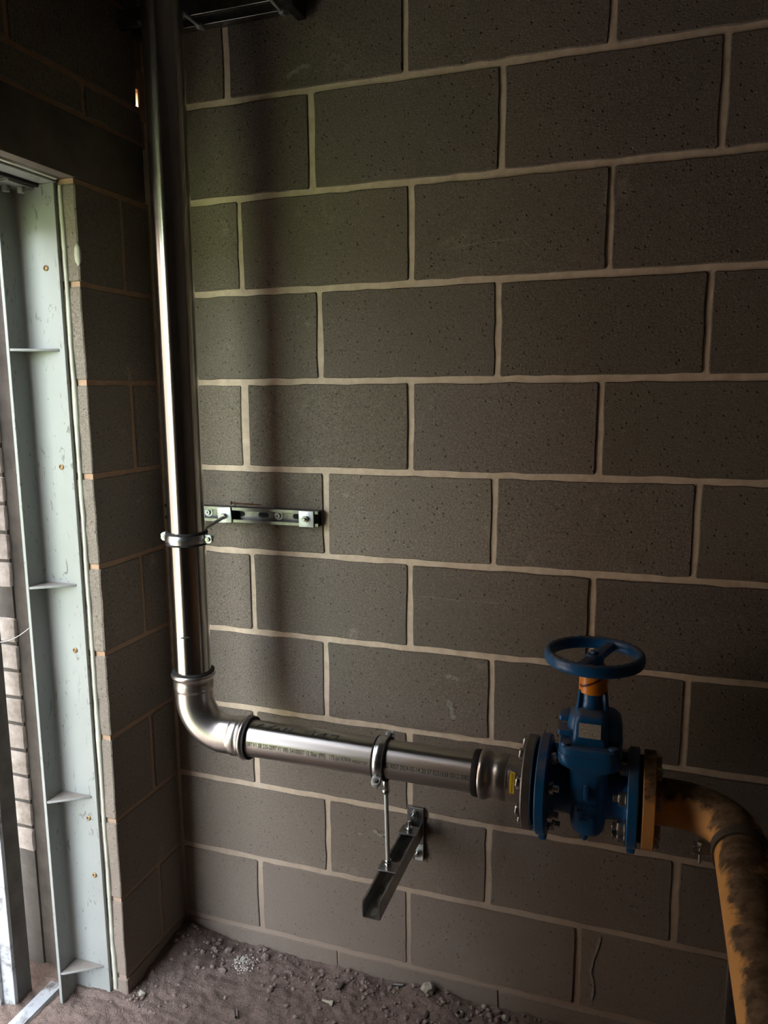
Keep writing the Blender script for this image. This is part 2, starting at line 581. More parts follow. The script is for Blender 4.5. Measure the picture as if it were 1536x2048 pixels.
def block_piece(u0_, u1_, v0_, v1_, fn, depth, parent, jit=0.0017, name='block', mat='block', tone=None, coarse=None):
    rng = random.Random(round(u0_ * 1000) * 7919 + round(v0_ * 1000) * 31 + len(name))
    pts = []
    nu = max(4, int((u1_ - u0_) / 0.035))
    nv = max(4, int((v1_ - v0_) / 0.035))
    c = 0.003
    for k in range(nu):
        pts.append((u0_ + c + (u1_ - u0_ - 2 * c) * k / (nu - 1), v0_ + rng.uniform(-jit, jit)))
    for k in range(nv):
        pts.append((u1_ + rng.uniform(-jit, jit), v0_ + c + (v1_ - v0_ - 2 * c) * k / (nv - 1)))
    for k in range(nu):
        pts.append((u1_ - c - (u1_ - u0_ - 2 * c) * k / (nu - 1), v1_ + rng.uniform(-jit, jit)))
    for k in range(nv):
        pts.append((u0_ + rng.uniform(-jit, jit), v1_ - c - (v1_ - v0_ - 2 * c) * k / (nv - 1)))
    cu, cv = (u0_ + u1_) / 2, (v0_ + v1_) / 2
    hu, hv = (u1_ - u0_) / 2, (v1_ - v0_) / 2
    i = 0.0022
    proud = rng.uniform(-0.0008, 0.0012)
    front = [fn(cu + (a - cu) * (1 - i / hu), cv + (b - cv) * (1 - i / hv), -proud) for a, b in pts]
    mid = [fn(a, b, 0.0028) for a, b in pts]
    back = [fn(a, b, depth) for a, b in pts]
    n = len(pts)
    f = [tuple(range(n))]
    for L0 in (0, n):
        f += [(L0 + k, L0 + n + k, L0 + n + (k + 1) % n, L0 + (k + 1) % n) for k in range(n)]
    mb = MB().add(front + mid + back, f)
    o = mb.build(name, mat, parent, smooth=0)
    o['tone'] = (1.0, 1.0, 1.0) if tone is None else (tone, tone * rng.uniform(0.97, 1.0), tone * rng.uniform(0.93, 1.0))
    o['coarse'] = rng.uniform(0.3, 1.0) if coarse is None else coarse
    return o


bedz = {-2: 2.989, -1: 2.765, 0: 2.545, 1: 2.3215, 2: 2.092, 3: 1.864, 4: 1.6385, 5: 1.4137, 6: 1.190, 7: 0.9657, 8: 0.742, 9: 0.5134, 10: 0.2875, 11: 0.0590, 12: -0.165}
heads = {
    -2: [-0.005, 0.448, 0.90], -1: [0.22, 0.67, 1.12],
    0: [-0.010, 0.448, 0.901], 1: [0.213, 0.672, 1.123], 2: [0.011, 0.462, 0.909], 3: [0.225, 0.670, 1.117],
    4: [0.007, 0.460, 0.904], 5: [0.232, 0.668, 1.116], 6: [0.013, 0.457, 0.900], 7: [0.223, 0.667, 1.116],
    8: [0.005, 0.455, 0.901], 9: [0.220, 0.666, 1.116], 10: [0.004, 0.451, 0.896], 11: [0.243, 0.70, 1.15]}
hw = {4: [0.0105, 0.0072, 0.0068], 2: [0.006, 0.0068, 0.0062]}
# (course, place in course): tone and graininess where a block plainly differs from its neighbours
TONES = {(4, 0): (1.25, 1.0), (5, 1): (1.3, 1.0), (6, 0): (1.2, 0.9), (6, 1): (1.12, 0.9), (5, 0): (1.1, 0.9), (7, 0): (1.15, 0.9), (2, 0): (1.1, 1.0),
         (5, 2): (1.1, 0.9), (4, 2): (1.1, 0.9), (7, 1): (1.05, 0.6), (9, 2): (0.95, 0.2), (10, 2): (0.95, 0.3), (7, 2): (0.95, 0.3)}
rj = random.Random(3)
for r in range(-2, 12):
    z1 = bedz[r] - 0.0077
    z0 = bedz[r + 1] + 0.0077
    hs = list(heads[r])
    while hs[-1] < 2.35:
        hs.append(hs[-1] + 0.449)
    ws = hw.get(r, [])
    if r == 11:
        ws = [0.0015] * 12
    edges = [(-0.2475, 0.0)] + [(h, ws[i] if i < len(ws) else rj.uniform(0.0062, 0.0082)) for i, h in enumerate(hs)]
    for (a, wa), (b, wb_) in zip(edges, edges[1:]):
        ci = len([1 for h in hs if h < a + 0.01])
        tone, coarse = TONES.get((r, ci), (rj.uniform(0.86, 1.08), None))
        block_piece(a + wa, b - wb_, z0, z1, lambda u, v, d: (u, d, v), 0.02, wall_back, name='block', tone=tone, coarse=coarse)

# pier and head of the left wall; front faces the room (+x), u runs along y
fnL = lambda u, v, d: (-0.2550 - d, u, v)
for r in range(2, 12):
    z1 = min(bedz[r] - 0.006, 2.096)
    z0 = bedz[r + 1] + 0.006
    y1 = -0.006
    if r % 2 == 0:
        block_piece(-0.280, -0.1185, z0, z1, fnL, 0.1, wall_left, 0.0014)
        block_piece(-0.1055, y1, z0, z1, fnL, 0.1, wall_left)
    else:
        block_piece(-0.280, y1, z0, z1, fnL, 0.1, wall_left, 0.0014)
lin = MB().box(-0.357, -0.2545, -1.20, -0.010, 2.100, 2.238)
lin.build('lintel', 'lintel', wall_left, bevel=0.003)
for (a, b) in ((-0.44, -0.0262), (-0.89, -0.453), (-1.34, -0.903)):
    block_piece(a, b, 2.328, 2.538, fnL, 0.1, wall_left)
for (a, b) in ((-0.22, -0.009), (-0.67, -0.233), (-1.12, -0.683)):
    block_piece(a, b, 2.552, 2.758, fnL, 0.1, wall_left)
    block_piece(a, b, 2.247, 2.315, fnL, 0.1, wall_left)

# chalky marks and a dried mortar run on the blocks
def scuff(pts, w, nm='scuff_mark', mat='chalk'):
    mb = MB()
    rg = random.Random(int(pts[0][0] * 1000) + 11)
    left, right = [], []
    fine = []
    for (a, b) in zip(pts, pts[1:]):
        for k in range(4):
            t = k / 4
            fine.append((a[0] + (b[0] - a[0]) * t + rg.uniform(-w, w) * 0.4, a[1] + (b[1] - a[1]) * t + rg.uniform(-w, w) * 0.4))
    fine.append(pts[-1])
    n = len(fine)
    for i, (x, z) in enumerate(fine):
        j0, j1 = fine[max(i - 1, 0)], fine[min(i + 1, n - 1)]
        d = Vector((j1[0] - j0[0], j1[1] - j0[1]))
        d = d.normalized() if d.length else Vector((1, 0))
        ww = w * rg.uniform(0.35, 1.1) * (0.3 if i in (0, n - 1) else 1)
        left.append((x - d.y * ww, z + d.x * ww))
        right.append((x + d.y * ww, z - d.x * ww))
    poly_v = [(x, -0.0016, z) for x, z in left] + [(x, -0.0016, z) for x, z in right]
    poly_v += [(x, 0.001, z) for x, z in left] + [(x, 0.001, z) for x, z in right]
    fs = []
    for i in range(n - 1):
        fs.append((i, i + 1, n + i + 1, n + i))
        fs.append((i, 2 * n + i, 2 * n + i + 1, i + 1))
        fs.append((n + i, n + i + 1, 3 * n + i + 1, 3 * n + i))
    mb.add(poly_v, fs).build(nm, mat, wall_back, smooth=60)


scuff([(0.949, 0.272), (0.944, 0.24), (0.934, 0.20), (0.929, 0.17), (0.938, 0.13), (0.935, 0.09)], 0.0035, 'mortar_run')
scuff([(0.352, 0.447), (0.366, 0.437), (0.378, 0.434), (0.392, 0.437)], 0.006)
scuff([(0.552, 0.905), (0.57, 0.900), (0.586, 0.898)], 0.006)
scuff([(0.560, 0.838), (0.566, 0.815), (0.574, 0.79)], 0.009)
scuff([(0.478, 1.105), (0.53, 1.104), (0.60, 1.103), (0.69, 1.103)], 0.0012)
scuff([(0.155, 2.355), (0.185, 2.37), (0.215, 2.376)], 0.008)
scuff([(0.31, 0.428), (0.325, 0.427)], 0.003)
scuff([(0.545, 1.935), (0.62, 1.945), (0.72, 1.95), (0.74, 1.93)], 0.0012)


# ------------------------------------------------------------------ floor
def floor_h(x, y):
    if y < -1.0 or x > 1.9:
        return 0.0
    p = Vector((x, y, 0.0))
    w = noise.noise_vector(p * 6) * 0.05
    q = p + w
    h = 0.006 * noise.fractal(q * 7, 1.0, 2.0, 4)
    h += 0.0046 * noise.fractal(q * 30, 0.75, 2.0, 5)
    h += 0.0055 * abs(noise.noise(Vector((q.x * 22 + q.y * 16, q.y * 22 - q.x * 10, 3.1))))
    dw = max(0.0, -y)
    h += 0.012 * math.exp(-dw / 0.05) * (0.4 + 0.6 * abs(noise.noise(Vector((x * 9, 1.7, 0)))))
    dl = max(0.0, x + 0.255)
    if y > -0.30:
        h += 0.014 * math.exp(-dl / 0.06)
    h += 0.030 * math.exp(-((x + 0.21) ** 2 + (y + 0.06) ** 2) / 0.008)
    h += 0.010 * math.exp(-((x - 0.53) ** 2 + (y + 0.04) ** 2) / 0.004)
    h += 0.008 * math.exp(-((x + 0.02) ** 2 + (y + 0.07) ** 2) / 0.003)
    return max(h - 0.004, -0.02)


xs = []
x = -0.80
while x < 1.5:
    xs.append(x)
    x += 0.005
xs += [1.5 + 0.15 * k for k in range(17)]
ys = [RY + 0.25 * k for k in range(16)]
y = ys[-1] + 0.1
y = -0.75
while y < 0.012:
    ys.append(y)
    y += 0.005
nx, ny = len(xs), len(ys)
fv = [(x, y, floor_h(x, y)) for y in ys for x in xs]
ff = [(j * nx + i, j * nx + i + 1, (j + 1) * nx + i + 1, (j + 1) * nx + i) for j in range(ny - 1) for i in range(nx - 1)]
floor = MB().add(fv, ff).build('floor', 'dirt', smooth=180, fix=False)
tag(floor, 'dusty brown dirt floor with clods along the wall', 'floor', kind='structure')

og = MB().box(-3.4, -0.80, -3.3, 5, -0.2, -0.015)
tag(og.build('paving', 'paving', smooth=0), 'pale concrete paving outside the doorway', 'paving', kind='structure')
gg = MB().box(-40, -3.4, -40, 25, -0.3, -0.03)
gg.box(-3.4, -0.42, -40, -3.3, -0.3, -0.03)
tag(gg.build('grass_field', 'grass', smooth=0), 'green grass field beyond the outside paving', 'grass', kind='structure')
nw = MB().box(-3.0, -2.7, -2.95, 9, -0.1, 4.2)
tag(nw.build('wall_outside', 'nbrick', smooth=0), 'brown neighbouring wall across the yard', 'wall', kind='structure')

# ------------------------------------------------------------------ doorway frame
fr = empty('door_1', (-0.36, -0.29, 0.0), 'pale grey-green painted steel door frame with triangular stiffeners', 'door frame')
fr['kind'] = 'structure'
mb = MB()
# rolled angle: web facing the viewer, flange turned towards the room, rounded inner corner
th = 0.008
prof = [(-0.304, -0.2895), (-0.304, -0.2805), (-0.4185, -0.2805), (-0.4185, -0.350), (-0.4105, -0.350)]
for k in range(7):
    a = R(180 - 90 * k / 6)
    prof.append((-0.4005 + 0.010 * math.cos(a), -0.2995 + 0.010 * math.sin(a)))
mb.prism(prof, lambda a, b, w: (a, b, w - 0.05), 2.14)
mb.build('post', 'frame', fr, bevel=0.0008, segs=1)
# second lamination seen as a fine line on the front edge
MB().box(-0.4235, -0.4193, -0.346, -0.285, -0.05, 2.05).build('backing_strip', 'frame', fr, bevel=0.0008, segs=1)
# head member
hr = MB()
hr.box(-0.4185, -0.300, -1.016, -0.281, 2.0905, 2.0990)
hr.box(-0.4185, -0.4105, -1.016, -0.3512, 2.004, 2.0905)
hr.build('head_rail', 'frame', fr, bevel=0.0006, segs=1)
MB().box(-0.352, -0.345, -1.015, -0.285, 2.083, 2.0895).build('seal_strip', 'rubber', fr, bevel=0.001, segs=1)
MB().box(-0.410, -0.358, -0.366, -0.2905, 2.0800, 2.0895).build('end_plate', 'frame', fr, bevel=0.001, segs=1)
for bx, by in ((-0.370, -0.318), (-0.393, -0.340)):
    MB().hexnut((bx, by, 2.066), (bx, by, 2.0805), 0.0090).build('bolt_head', 'frame', fr, bevel=0.001)
for z in (0.086, 0.578, 1.143, 1.715):
    g = [(-0.4095, -0.2895), (-0.318, -0.2895), (-0.322, -0.294), (-0.404, -0.3485), (-0.4095, -0.3495)]
    MB().prism(g, lambda a, b, w, z=z: (a, b, z + w - 0.003), 0.006).build('gusset', 'frame', fr, bevel=0.0008, segs=1)
for x_, z in ((-0.341, 1.903), (-0.338, 1.437), (-0.337, 0.973), (-0.333, 0.516), (-0.327, 0.354)):
    sc_ = MB().lathe([(0, 0.0068), (0.0022, 0.0066), (0.0032, 0.0045), (0.0016, 0.0026)], (x_, -0.2893, z), (0, -1, 0), 20)
    s_ = sc_.build('screw', 'brass', fr)
# sealant bead between frame and blocks, thick and uneven
rings = []
k = 0
z = 0.02
rs = random.Random(5)
while z < 2.085:
    wob = 0.0016 * noise.noise(Vector((z * 9, 0, 0))) + 0.0009 * noise.noise(Vector((z * 40, 2, 0)))
    wid = 0.0058 + 0.0022 * noise.noise(Vector((z * 6, 5, 0))) + 0.001 * noise.noise(Vector((z * 33, 7, 0)))
    cx = -0.2915 + wob
    rings.append([(cx + wid, -0.2795, z), (cx + wid * 0.8, -0.2835, z), (cx, -0.2855 - 0.3 * abs(wob), z), (cx - wid * 0.8, -0.2840, z), (cx - wid, -0.2795, z)])
    z += 0.012
MB().loft(rings).build('sealant_bead', 'sealant', fr, smooth=60)
rings = []
y = -0.29
while y > -1.0:
    wob = 0.0012 * noise.noise(Vector((y * 9, 3, 0)))
    rings.append([(-0.287 + wob, y, 2.1005), (-0.289, y, 2.0955), (-0.297 + wob, y, 2.0950), (-0.2995, y, 2.1005)])
    y -= 0.02
MB().loft(rings).build('sealant_bead', 'sealant', fr, smooth=60)
# lump of foam squeezed out at the arris
mb = MB()
rg = []
for (z_, r_) in ((1.905, 0.002), (1.915, 0.008), (1.93, 0.0095), (1.945, 0.008), (1.955, 0.002)):
    rg.append([(-0.2555 + r_ * math.cos(2 * PI * k / 10), -0.281 + 0.6 * r_ * math.sin(2 * PI * k / 10), z_) for k in range(10)])
mb.loft(rg).build('foam_lump', 'sealant', fr, smooth=80)

# outside of the frame: brick outer leaf, dark cavity face, pale steel post, threshold, wire
pier = empty('brick_pier', (-0.60, -0.14, -0.02), 'white painted brick pier seen through the gap outside the door frame', 'brick pier')
MB().box(-0.648, -0.552, -0.262, 0.10, -0.2, 2.6).build('mortar_core', 'grey', pier, smooth=0)
zz = 0.361
while zz < 2.5:
    if 1.02 < zz < 1.10:          # a missing brick leaves a dark gap
        zz += 0.0752
        continue
    block_piece(-0.650, -0.550, zz, zz + 0.0655, lambda u, v, d: (u, -0.266 + d, v), 0.03, pier, 0.0012, 'brick', 'brickw')
    zz += 0.0752
MB().box(-0.5495, -0.425, -0.258, 0.09, -0.2, 2.6).build('cavity_closer', 'grey', pier, smooth=0)
post = empty('steel_post', (-0.57, -0.39, -0.02), 'dirt-stained pale blue steel post at the left picture edge', 'post')
MB().box(-0.640, -0.5215, -0.400, -0.388, -0.1, 2.3).build('face_plate', 'whitedirty', post, bevel=0.002)
MB().box(-0.5335, -0.5215, -0.388, -0.340, -0.1, 2.3).build('return_flange', 'grey', post, bevel=0.002)
MB().box(-0.66, -0.560, -0.411, -0.4005, -0.1, 2.3).build('cover_strip', 'whitedirty', post, bevel=0.002)
ts = MB()
ts.box(-0.492, -0.448, -1.02, -0.262, -0.03, 0.006)
ts.box(-0.4525, -0.448, -1.02, -0.262, 0.006, 0.010)
tag(ts.build('threshold_strip', 'whitedirty', bevel=0.0015), 'pale steel threshold strip across the foot of the doorway', 'threshold')
wp = []
for k in range(13):
    t = k / 12
    wp.append((-0.50 + 0.0775 * t, -0.395 + 0.048 * t, 1.012 + 0.028 * t * t - 0.006 * math.sin(t * PI)))
tag(MB().tube(wp, 0.0011, 8).build('wire', 'wire'), 'thin pale wire sagging from the steel post to the door frame', 'wire')

# ------------------------------------------------------------------ stainless pipework
PR = 0.04445
PX, PY, PZ = -0.047, -0.210, 0.768        # riser axis x, pipe plane y, run axis z
EL = 0.157                                # elbow: axis crossing to socket mouth
riser = empty('riser_pipe', (PX, PY, PZ + EL - 0.03), 'tall vertical stainless steel pipe in the corner', 'pipe')
MB().lathe([(0, PR - 0.002), (0, PR), (CEIL - (PZ + EL - 0.03), PR), (CEIL - (PZ + EL - 0.03), PR - 0.002)], (PX, PY, PZ + EL - 0.03), (0, 0, 1), 96, False).build('tube', 'ss_z', riser)
# marker stroke left on the riser
mb = MB()
st = []
for k in range(13):
    t = k / 12
    a = R(-95 + 34 * t)
    hgt = 0.0035 * math.sin(PI * t) ** 0.7
    st.append((a, 1.0215 + 0.004 * t, hgt))
vv = [(PX + (PR + 0.0004) * math.cos(a), PY + (PR + 0.0004) * math.sin(a), z + s_ * h) for s_ in (-0.5, 0.9) for a, z, h in st]
mb.add(vv, [(k, k + 1, 14 + k, 13 + k) for k in range(12)]).build('marker_stroke', 'marker', riser)

elbow = empty('pipe_elbow', (PX, PY, PZ), 'stainless press-fit elbow turning from the riser to the horizontal run', 'pipe elbow')
BR = 0.092
pts, rad = [], []
SR = 0.0490
# straight sockets and the bend, one swept body with beads
def sock(d):
    """radius along socket, d from mouth inwards"""
    tbl = [(0.0, 0.0470), (0.003, 0.0535), (0.008, 0.0555), (0.013, 0.0535), (0.017, 0.0485), (0.024, 0.0478), (0.028, 0.0492), (0.036, 0.0496), (0.044, 0.0490), (0.047, 0.0470), (0.065, 0.0470)]
    for (a, ra), (b, rb) in zip(tbl, tbl[1:]):
        if d <= b:
            return ra + (rb - ra) * (d - a) / (b - a)
    return 0.047
SL = EL - BR
N1 = 26
for k in range(N1):
    d = SL * k / N1
    pts.append((PX, PY, PZ + EL - d))
    rad.append(sock(d))
for k in range(25):
    a = R(90 * k / 24)
    pts.append((PX + BR - BR * math.cos(a), PY, PZ + BR - BR * math.sin(a)))
    rad.append(0.0470)
for k in range(1, N1 + 1):
    d = SL * (1 - k / N1)
    pts.append((PX + BR + SL * k / N1, PY, PZ))
    rad.append(sock(d))
MB().tube(pts, rad, 64, False).build('bend', 'ss_fit', elbow, smooth=60)
MB().lathe([(-0.001, 0.0440), (-0.004, 0.0470), (-0.004, 0.0515), (0.001, 0.0525), (0.002, 0.0440)], (PX, PY, PZ + EL), (0, 0, 1), 64, False, True).build('seal_ring', 'rubber', elbow)
MB().lathe([(-0.001, 0.0440), (-0.004, 0.0470), (-0.004, 0.0515), (0.0035, 0.0525), (0.0045, 0.0440)], (PX + EL, PY, PZ), (1, 0, 0), 64, False, True).build('seal_ring', 'rubber', elbow)

X0, X1 = PX + EL - 0.03, 0.70
run = empty('horizontal_pipe', (X0, PY, PZ - PR), 'horizontal stainless pipe printed with a line of black characters', 'pipe')
MB().lathe([(0, PR - 0.002), (0, PR), (X1 - X0, PR), (X1 - X0, PR - 0.002)], (X0, PY, PZ), (1, 0, 0), 96, False).build('tube', 'ss_x', run)
# printed line, wrapped on the tube
def wrap(a0):
    def fn(tx, ty, tz, x0=0.0):
        a = a0 + ty / PR
        return Vector((tx, PY - (PR + 0.0005) * math.cos(a), PZ + (PR + 0.0005) * math.sin(a)))
    return fn
def print_line(body, xa, xb, a0, size, name):
    me = text_mesh(body, size)
    xsn = [v.co.x for v in me.vertices]
    s_ = (xb - xa) / (max(xsn) - min(xsn))
    mn = min(xsn)
    w = wrap(a0)
    me = map_mesh(me, lambda a, b, c: w(xa + (a - mn) * s_, b, c), [size * 0.17 * k for k in range(1, 5)])
    return link(name, me, 'ink', run)
print_line('087 V1 08 235-2097 V1 V85 54100037 12 5bar (FM)   175 psi KIWA watermar', 0.122, 0.434, R(1), 0.0150, 'printed_text')
print_line('TG 3057 2024-05-14 20 57 E231658 0012 2082', 0.470, 0.670, R(3), 0.0150, 'printed_text')
# handwritten marker on top of the pipe
def scribble(strokes):
    for s_ in strokes:
        P_ = []
        for (a, b), (c, d) in zip(s_, s_[1:]):
            for k in range(4):
                P_.append((a + (c - a) * k / 4, b + (d - b) * k / 4))
        P_.append(s_[-1])
        q = [Vector((xx, PY - (PR + 0.0002) * math.cos(R(an)), PZ + (PR + 0.0002) * math.sin(R(an)))) for xx, an in P_]
        MB().tube(q, 0.0011, 6).build('marker_writing', 'marker', run)
scribble([[(0.135, 66), (0.150, 80), (0.158, 70), (0.172, 76)], [(0.165, 60), (0.185, 84)], [(0.185, 66), (0.197, 74), (0.206, 66), (0.215, 78)],
          [(0.215, 70), (0.232, 72)], [(0.222, 62), (0.229, 78)], [(0.262, 74), (0.280, 78), (0.296, 70)], [(0.284, 60), (0.287, 82)],
          [(0.292, 62), (0.318, 80), (0.312, 66)], [(0.330, 76), (0.350, 78), (0.344, 62), (0.330, 60)]])

# press-fit flange adapter
adp = empty('flange_adapter', (0.74, PY, PZ - 0.10), 'stainless press-fit adapter with round steel flange and yellow sticker', 'flange adapter')
MB().lathe([(0.0, 0.0440), (0.0, 0.0500), (0.004, 0.0515), (0.013, 0.0515), (0.015, 0.0440)], (0.672, PY, PZ), (1, 0, 0), 64, False, True).build('seal_ring', 'rubber', adp)
MB().lathe([(0.0, 0.0445), (0.0005, 0.0525), (0.004, 0.0550), (0.010, 0.0552), (0.016, 0.0535), (0.021, 0.0500), (0.026, 0.0480), (0.034, 0.0482), (0.038, 0.0500), (0.046, 0.0512), (0.056, 0.0512), (0.061, 0.0496), (0.062, 0.0476), (0.066, 0.0478), (0.070, 0.0488), (0.104, 0.0488)], (0.687, PY, PZ), (1, 0, 0), 72, False).build('socket', 'ss_fit', adp, smooth=40)
MB().lathe([(0, 0.0480), (0, 0.0975), (0.0025, 0.100), (0.0185, 0.100), (0.021, 0.0975), (0.021, 0.0480)], (0.788, PY, PZ), (1, 0, 0), 96, False).build('flange', 'ss_flange', adp)
# sticker bent over the socket
def on_sock(xa, a, r):
    return Vector((xa, PY - r * math.cos(a), PZ + r * math.sin(a)))
mb = MB()
v_, f_ = [], []
for k in range(13):
    a = R(-12 + 54 * k / 12)
    for xx in (0.758, 0.769):
        v_.append(on_sock(xx, a, 0.0493))
f_ = [(2 * k, 2 * k + 1, 2 * k + 3, 2 * k + 2) for k in range(12)]
stk = mb.add(v_, f_).build('sticker', 'sticker', adp)
me = text_mesh('Maximum insertion', 0.0062)
xsn = [v.co.x for v in me.vertices]
me = map_mesh(me, lambda a, b, c: on_sock(0.7655 - b, R(-9) + (a - min(xsn)) * (0.0415 / (max(xsn) - min(xsn))) / 0.0496, 0.0496))
link('sticker_text', me, 'ink', adp)

# ------------------------------------------------------------------ gate valve
VX = 0.922
valve = empty('gate_valve', (VX, PY, PZ - 0.11), 'blue cast gate valve with flat handwheel and orange collar', 'valve')
def ringz(z, hx, hy, r, cx=VX, cy=PY):
    return [(cx + a, cy + b, z) for a, b in rrect(hx, hy, r)]
# gaskets
for gx in (0.8095, 1.0220):
    MB().lathe([(0, 0.045), (0, 0.088), (0.007, 0.088), (0.007, 0.045)], (gx, PY, PZ), (1, 0, 0), 64, False, True).build('gasket', 'rubber', valve)
for fx, rr in ((0.8175, 0.1060), (1.0000, 0.1020)):
    MB().lathe([(0, 0.046), (0, rr - 0.002), (0.002, rr), (0.019, rr), (0.0215, rr - 0.0025), (0.0215, 0.046)], (fx, PY, PZ), (1, 0, 0), 80, False, True).build('flange', 'blue', valve)
    MB().box(fx + 0.002, fx + 0.0195, PY - 0.030, PY + 0.030, PZ - rr - 0.012, PZ - rr + 0.01).build('foot', 'blue', valve, bevel=0.004)
# waist tubes flaring into the body
MB().lathe([(0.838 - 0.838, 0.064), (0.008, 0.055), (0.020, 0.0515), (0.034, 0.0520), (0.055, 0.058)], (0.838, PY, PZ), (1, 0, 0), 56).build('inlet_neck', 'blue', valve)
MB().lathe([(0, 0.058), (0.020, 0.0520), (0.034, 0.0515), (0.048, 0.055), (0.0555, 0.064)], (0.9455, PY, PZ), (1, 0, 0), 56).build('outlet_neck', 'blue', valve)
# body: flattened oval casting
rings = []
for z, hx, hy, r in ((0.690, 0.020, 0.040, 0.018), (0.694, 0.029, 0.055, 0.026), (0.703, 0.034, 0.062, 0.030), (0.725, 0.0365, 0.066, 0.030), (0.770, 0.0375, 0.068, 0.028), (0.815, 0.0380, 0.068, 0.028), (0.834, 0.0395, 0.0685, 0.028), (0.840, 0.0440, 0.0700, 0.028), (0.848, 0.0600, 0.0722, 0.026), (0.853, 0.0625, 0.0735, 0.026), (0.872, 0.0640, 0.0745, 0.026), (0.874, 0.0625, 0.0735, 0.026)):
    rings.append(ringz(z, hx, hy, r))
MB().loft(rings).build('body', 'blue', valve, smooth=45)
MB().tube([(VX - 0.005, PY - 0.035, 0.705), (VX - 0.005, PY - 0.035, 0.690), (VX - 0.005, PY - 0.035, 0.676), (VX - 0.005, PY - 0.035, 0.672)], [0.009, 0.0085, 0.0065, 0.003], 16).build('drain_boss', 'blue', valve, smooth=60)
# raised rib on the front
rib = []
for d, s_ in ((0.0, 1.0), (0.008, 0.9), (0.0095, 0.6)):
    rib.append([(VX - 0.002 + a * s_, PY - 0.0665 - d, 0.797 + b * s_) for a, b in rrect(0.0058, 0.0175, 0.0055)])
MB().loft(rib).build('front_rib', 'blue', valve, smooth=45)
# cast lettering
for body, zc, wd, sz in (('DONKIN', 0.7640, 0.0520, 0.0125), ('SERIES', 0.7525, 0.0390, 0.0098), ('555', 0.7430, 0.0190, 0.0090), ('DN 80', 0.7330, 0.0260, 0.0090)):
    me = text_mesh(body, sz, 1.0, 0.0016)
    xsn = [v.co.x for v in me.vertices]
    k_ = wd / (max(xsn) - min(xsn))
    mid_ = (max(xsn) + min(xsn)) / 2
    def ft(a, b, c):
        dx = (a - mid_) * k_
        return Vector((VX - 0.001 + dx, PY - 0.0683 - c - (-0.0 if abs(dx) < 0.010 else -0.0022 * ((abs(dx) - 0.010) / 0.016) ** 2), zc + b))
    link('cast_lettering', map_mesh(me, ft), 'blue', valve)
# bonnet
rings = [ringz(z, hx, hy, r) for z, hx, hy, r in ((0.874, 0.0615, 0.0725, 0.026), (0.888, 0.0625, 0.0735, 0.026), (0.892, 0.0600, 0.0700, 0.026))]
MB().loft(rings).build('bonnet_flange', 'blue', valve, smooth=45)
rings = [ringz(z, hx, hy, r, cx=VX + 0.006, cy=PY + 0.012) for z, hx, hy, r in ((0.890, 0.057, 0.042, 0.026), (0.915, 0.056, 0.041, 0.026), (0.935, 0.052, 0.037, 0.026), (0.944, 0.044, 0.030, 0.024), (0.948, 0.030, 0.020, 0.019))]
MB().loft(rings).build('bonnet_dome', 'blue', valve, smooth=45)
rings = [ringz(z, hx, hy, r, cy=PY - 0.010) for z, hx, hy, r in ((0.889, 0.0355, 0.046, 0.010), (0.900, 0.0350, 0.0455, 0.010), (0.938, 0.0330, 0.0425, 0.010), (0.952, 0.0300, 0.0380, 0.012), (0.958, 0.0250, 0.0300, 0.012))]
MB().loft(rings).build('bonnet', 'blue', valve, smooth=45)
for z_, yy in ((0.9170, PY + 0.018), (0.8985, PY - 0.012)):
    q = [(-0.0680 + VX, yy - 0.015), (VX - 0.064, yy - 0.020), (VX - 0.030, yy - 0.020), (VX - 0.030, yy + 0.020), (VX - 0.064, yy + 0.020), (VX - 0.0680, yy + 0.015)]
    MB().prism(q, lambda a, b, w, z_=z_: (a, b, z_ + w), 0.0115).build('lug', 'blue', valve, bevel=0.002)
# bolt pockets on the bonnet flange corners
for sx in (-1, 1):
    for sy in (-1, 1):
        MB().cyl((VX + sx * 0.047, PY + sy * 0.058, 0.889), (VX + sx * 0.047, PY + sy * 0.058, 0.8965), 0.0095, 20).build('bolt_plug', 'blue', valve, bevel=0.0015)
# neck with four ribs
MB().lathe([(0, 0.0265), (0.03, 0.0235), (0.052, 0.0235)], (VX, PY, 0.945), (0, 0, 1), 40).build('neck', 'blue', valve)
for a in (28, 152, 208, 332, 90, 270):
    if a in (90, 270):
        continue
    c_, s_ = math.cos(R(a)), math.sin(R(a))
    poly = [(0.016, 0.944), (0.0365, 0.944), (0.0345, 0.960), (0.0315, 0.992), (0.0300, 0.996), (0.016, 0.996)]
    MB().prism(poly, lambda u, v, w, c_=c_, s_=s_: (VX + u * c_ - (w - 0.004) * s_, PY + u * s_ + (w - 0.004) * c_, v), 0.008).build('neck_rib', 'blue', valve, bevel=0.0012, segs=1)
collar = MB().lathe([(0, 0.0255), (0, 0.0280), (0.001, 0.0288), (0.053, 0.0288), (0.054, 0.0280), (0.054, 0.0255)], (VX, PY, 0.991), (0, 0, 1), 64).build('collar', 'orange', valve)
v_, f_ = [], []
for k in range(25):
    t = k / 24
    a = R(205 + 140 * t)
    zc = 1.0065 + 0.034 * max(0.0, (t - 0.12) / 0.88) ** 1.2
    for dz in (-0.0028, 0.0028):
        v_.append((VX + 0.0291 * math.cos(a), PY + 0.0291 * math.sin(a), zc + dz))
f_ = [(2 * k, 2 * k + 2, 2 * k + 3, 2 * k + 1) for k in range(24)]
ln = MB().add(v_, f_).build('spiral_line', 'red', collar)
